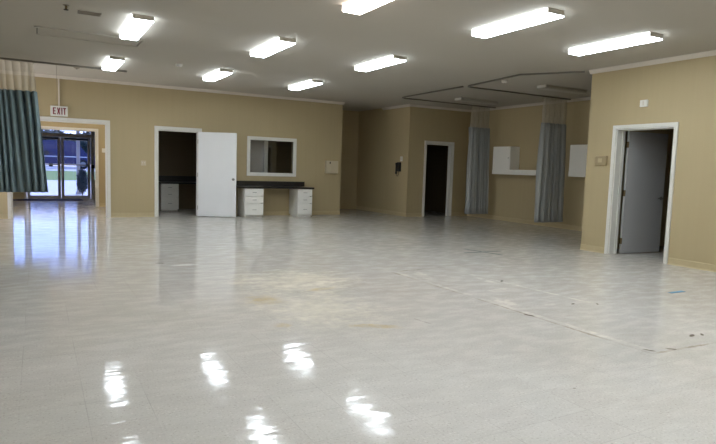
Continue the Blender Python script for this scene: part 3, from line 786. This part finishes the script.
def blob(seedv, rx, ry, rz, n, sz, cz, flat=0.0):
    """leafy crown made of many small leaves over a solid core"""
    rnd = random.Random(seedv); b = bmesh.new()
    bmesh.ops.create_icosphere(b, subdivisions=3, radius=1)
    for v in b.verts:
        k = 0.86 + 0.10 * math.sin(5 * v.co.x + seedv) * math.sin(6 * v.co.y + 2 * seedv) + 0.06 * math.sin(9 * v.co.z)
        v.co = Vector((v.co.x * rx * k, v.co.y * ry * k, cz + v.co.z * rz * k))
    for _ in range(n):
        d = Vector((rnd.gauss(0, 1), rnd.gauss(0, 1), rnd.gauss(0, 1))).normalized(); k = rnd.uniform(.82, 1.05)
        p = Vector((d.x * rx * k, d.y * ry * k, cz + d.z * rz * k))
        a = Vector((rnd.gauss(0, 1), rnd.gauss(0, 1), rnd.gauss(0, 1))).normalized(); c = a.cross(d).normalized() if a.cross(d).length > .1 else Vector((0, 0, 1))
        s = sz * rnd.uniform(.6, 1.3)
        b.faces.new([b.verts.new(q) for q in (p - a * s, p + c * s * .45, p + a * s, p - c * s * .45)])
    m = MB(); m.join(b); return m
t = thing('shrub', 'dark upright shrub outside behind the right glass door', 'shrub', (1.46, 23.35, 0))
blob(3, .19, .19, .45, 500, .05, .52).build('foliage', M['shrub'], t)
MB().lathe([(.02, -.004), (.016, .2)], 8).build('stem', M['bark'], t)
for i, (x, y, r, h, lab) in enumerate(((-3.5, 58, 2.2, 2.0, 'dark leafy tree outdoors far behind the left glass door'), (4.6, 57, 2.4, 2.1, 'dark leafy tree outdoors beyond the right end of the blue van'), (1.2, 62, 2.6, 2.3, 'dark leafy tree outdoors directly behind the blue van'))):
    t = thing('tree', lab, 'tree', (x, y, .58), 0, 'trees across the road')
    blob(11 + i, r, r, h * .62, 900, .22, h * .9).build('crown', M['leaf'], t)
    MB().lathe([(.18, 0), (.13, h * .5)], 10).build('trunk', M['bark'], t)

# van parked across the road, side on
t = thing('van', 'dark blue van parked across the road outside the glass doors', 'van', (1.35, 51.2, .58))
side = [(-2.5, .35), (-2.5, .95), (-2.42, 1.75), (-2.2, 2.12), (1.15, 2.15), (1.55, 1.95), (2.05, 1.25), (2.75, 1.05), (2.85, .8), (2.85, .35)]
MB().prism(side, 'y', -.95, .95).build('body', M['van'], t)
for a, b in ((-2.2, -1.25), (-1.15, -.1), (0.0, .95)):
    MB().prism([(a, 1.3), (b, 1.3), (b - .03, 1.85), (a + .03, 1.85)], 'y', -.965, -.945).build('window', M['vanglass'], t)
MB().prism([(1.05, 1.3), (1.85, 1.3), (1.5, 1.85), (1.05, 1.85)], 'y', -.965, -.945).build('window', M['vanglass'], t)
for x in (-1.6, 1.85):
    for s in (-1, 1):
        wh = MB().lathe([(.36, -.11), (.38, -.06), (.38, .06), (.36, .11)], 24, Matrix.Translation((x, s * .86, .36)) @ Matrix.Rotation(math.pi / 2, 4, 'X')).build('wheel', M['tyre'], t)
        MB().lathe([(.2, -.125), (.2, .125)], 16, Matrix.Translation((x, s * .86, .36)) @ Matrix.Rotation(math.pi / 2, 4, 'X')).build('hub', M['steel'], wh)
MB().box(-2.49, 2.6, -.97, -.945, .88, .95, .004).build('side_stripe', M['white'], t)
MB().lathe([(.17, 0), (.17, .05)], 20, Matrix.Translation((-.66, -.98, 1.18)) @ Matrix.Rotation(-math.pi / 2, 4, 'X')).build('fuel_cap', M['blackp'], t)

w = struct_empty('window_3')  # unseen window behind the curtain, added to brighten the entrance ceiling
m = MB()
for a, b, c, d in ((LW[0], LW[0] + .06, LW[2], LW[3]), (LW[1] - .06, LW[1], LW[2], LW[3]), (LW[0] + .05, LW[1] - .05, LW[3] - .06, LW[3]), (LW[0] + .05, LW[1] - .05, LW[2], LW[2] + .06), (13.28, 13.32, LW[2] + .05, LW[3] - .05)):
    m.box(XL - .10, XL - .04, a, b, c, d, .003)
m.build('frame', M['alu_l'], w)
MB().box(XL - .073, XL - .067, LW[0] + .05, LW[1] - .05, LW[2] + .05, LW[3] - .05).build('pane', M['glass'], w)
al = bpy.data.lights.new('daylight_fill', 'AREA'); al.shape = 'RECTANGLE'; al.size = 1.9; al.size_y = 1.4; al.energy = 105; al.color = (1.0, 0.94, 0.90)
ao = bpy.data.objects.new('daylight_fill', al); C.objects.link(ao); ao.location = (XL - .3, 13.3, 1.3); ao.rotation_euler = (0, math.radians(-125), 0)  # added area lamp in place of daylight, tilted up at the ceiling

# ------------------------------------------------------------------ daylight
sun = bpy.data.lights.new('sun', 'SUN'); sun.energy = 4.2; sun.angle = 0.01; sun.color = (1, .97, .92)
so = bpy.data.objects.new('sun', sun); C.objects.link(so); sun.color = (0.80, 0.86, 1.08); so.rotation_euler = (math.radians(-42), 0, math.radians(-30))
W = bpy.data.worlds.new('sky'); S.world = W; W.use_nodes = True
nt = W.node_tree; nt.nodes.clear()
sky = nt.nodes.new('ShaderNodeTexSky'); sky.sky_type = 'NISHITA'; sky.sun_disc = False; sky.sun_elevation = math.radians(48); sky.sun_rotation = math.radians(30)
bg = nt.nodes.new('ShaderNodeBackground'); bg.inputs[1].default_value = 0.42
wo = nt.nodes.new('ShaderNodeOutputWorld'); wb = nt.nodes.new('ShaderNodeMix'); wb.data_type = 'RGBA'; wb.blend_type = 'MULTIPLY'; wb.inputs[0].default_value = 1; wb.inputs[7].default_value = (0.50, 0.60, 1.15, 1)
nt.links.new(sky.outputs[0], wb.inputs[6]); nt.links.new(wb.outputs[2], bg.inputs[0]); nt.links.new(bg.outputs[0], wo.inputs[0])

S.view_settings.view_transform = 'Standard'; S.view_settings.look = 'None'; S.view_settings.gamma = 1
S.view_settings.use_curve_mapping = False; S.view_settings.exposure = 0.0
S.cycles.use_denoising = True
S.cycles.max_bounces = 10; S.cycles.diffuse_bounces = 5; S.cycles.glossy_bounces = 5; S.cycles.transparent_max_bounces = 16
S.cycles.sample_clamp_indirect = 6
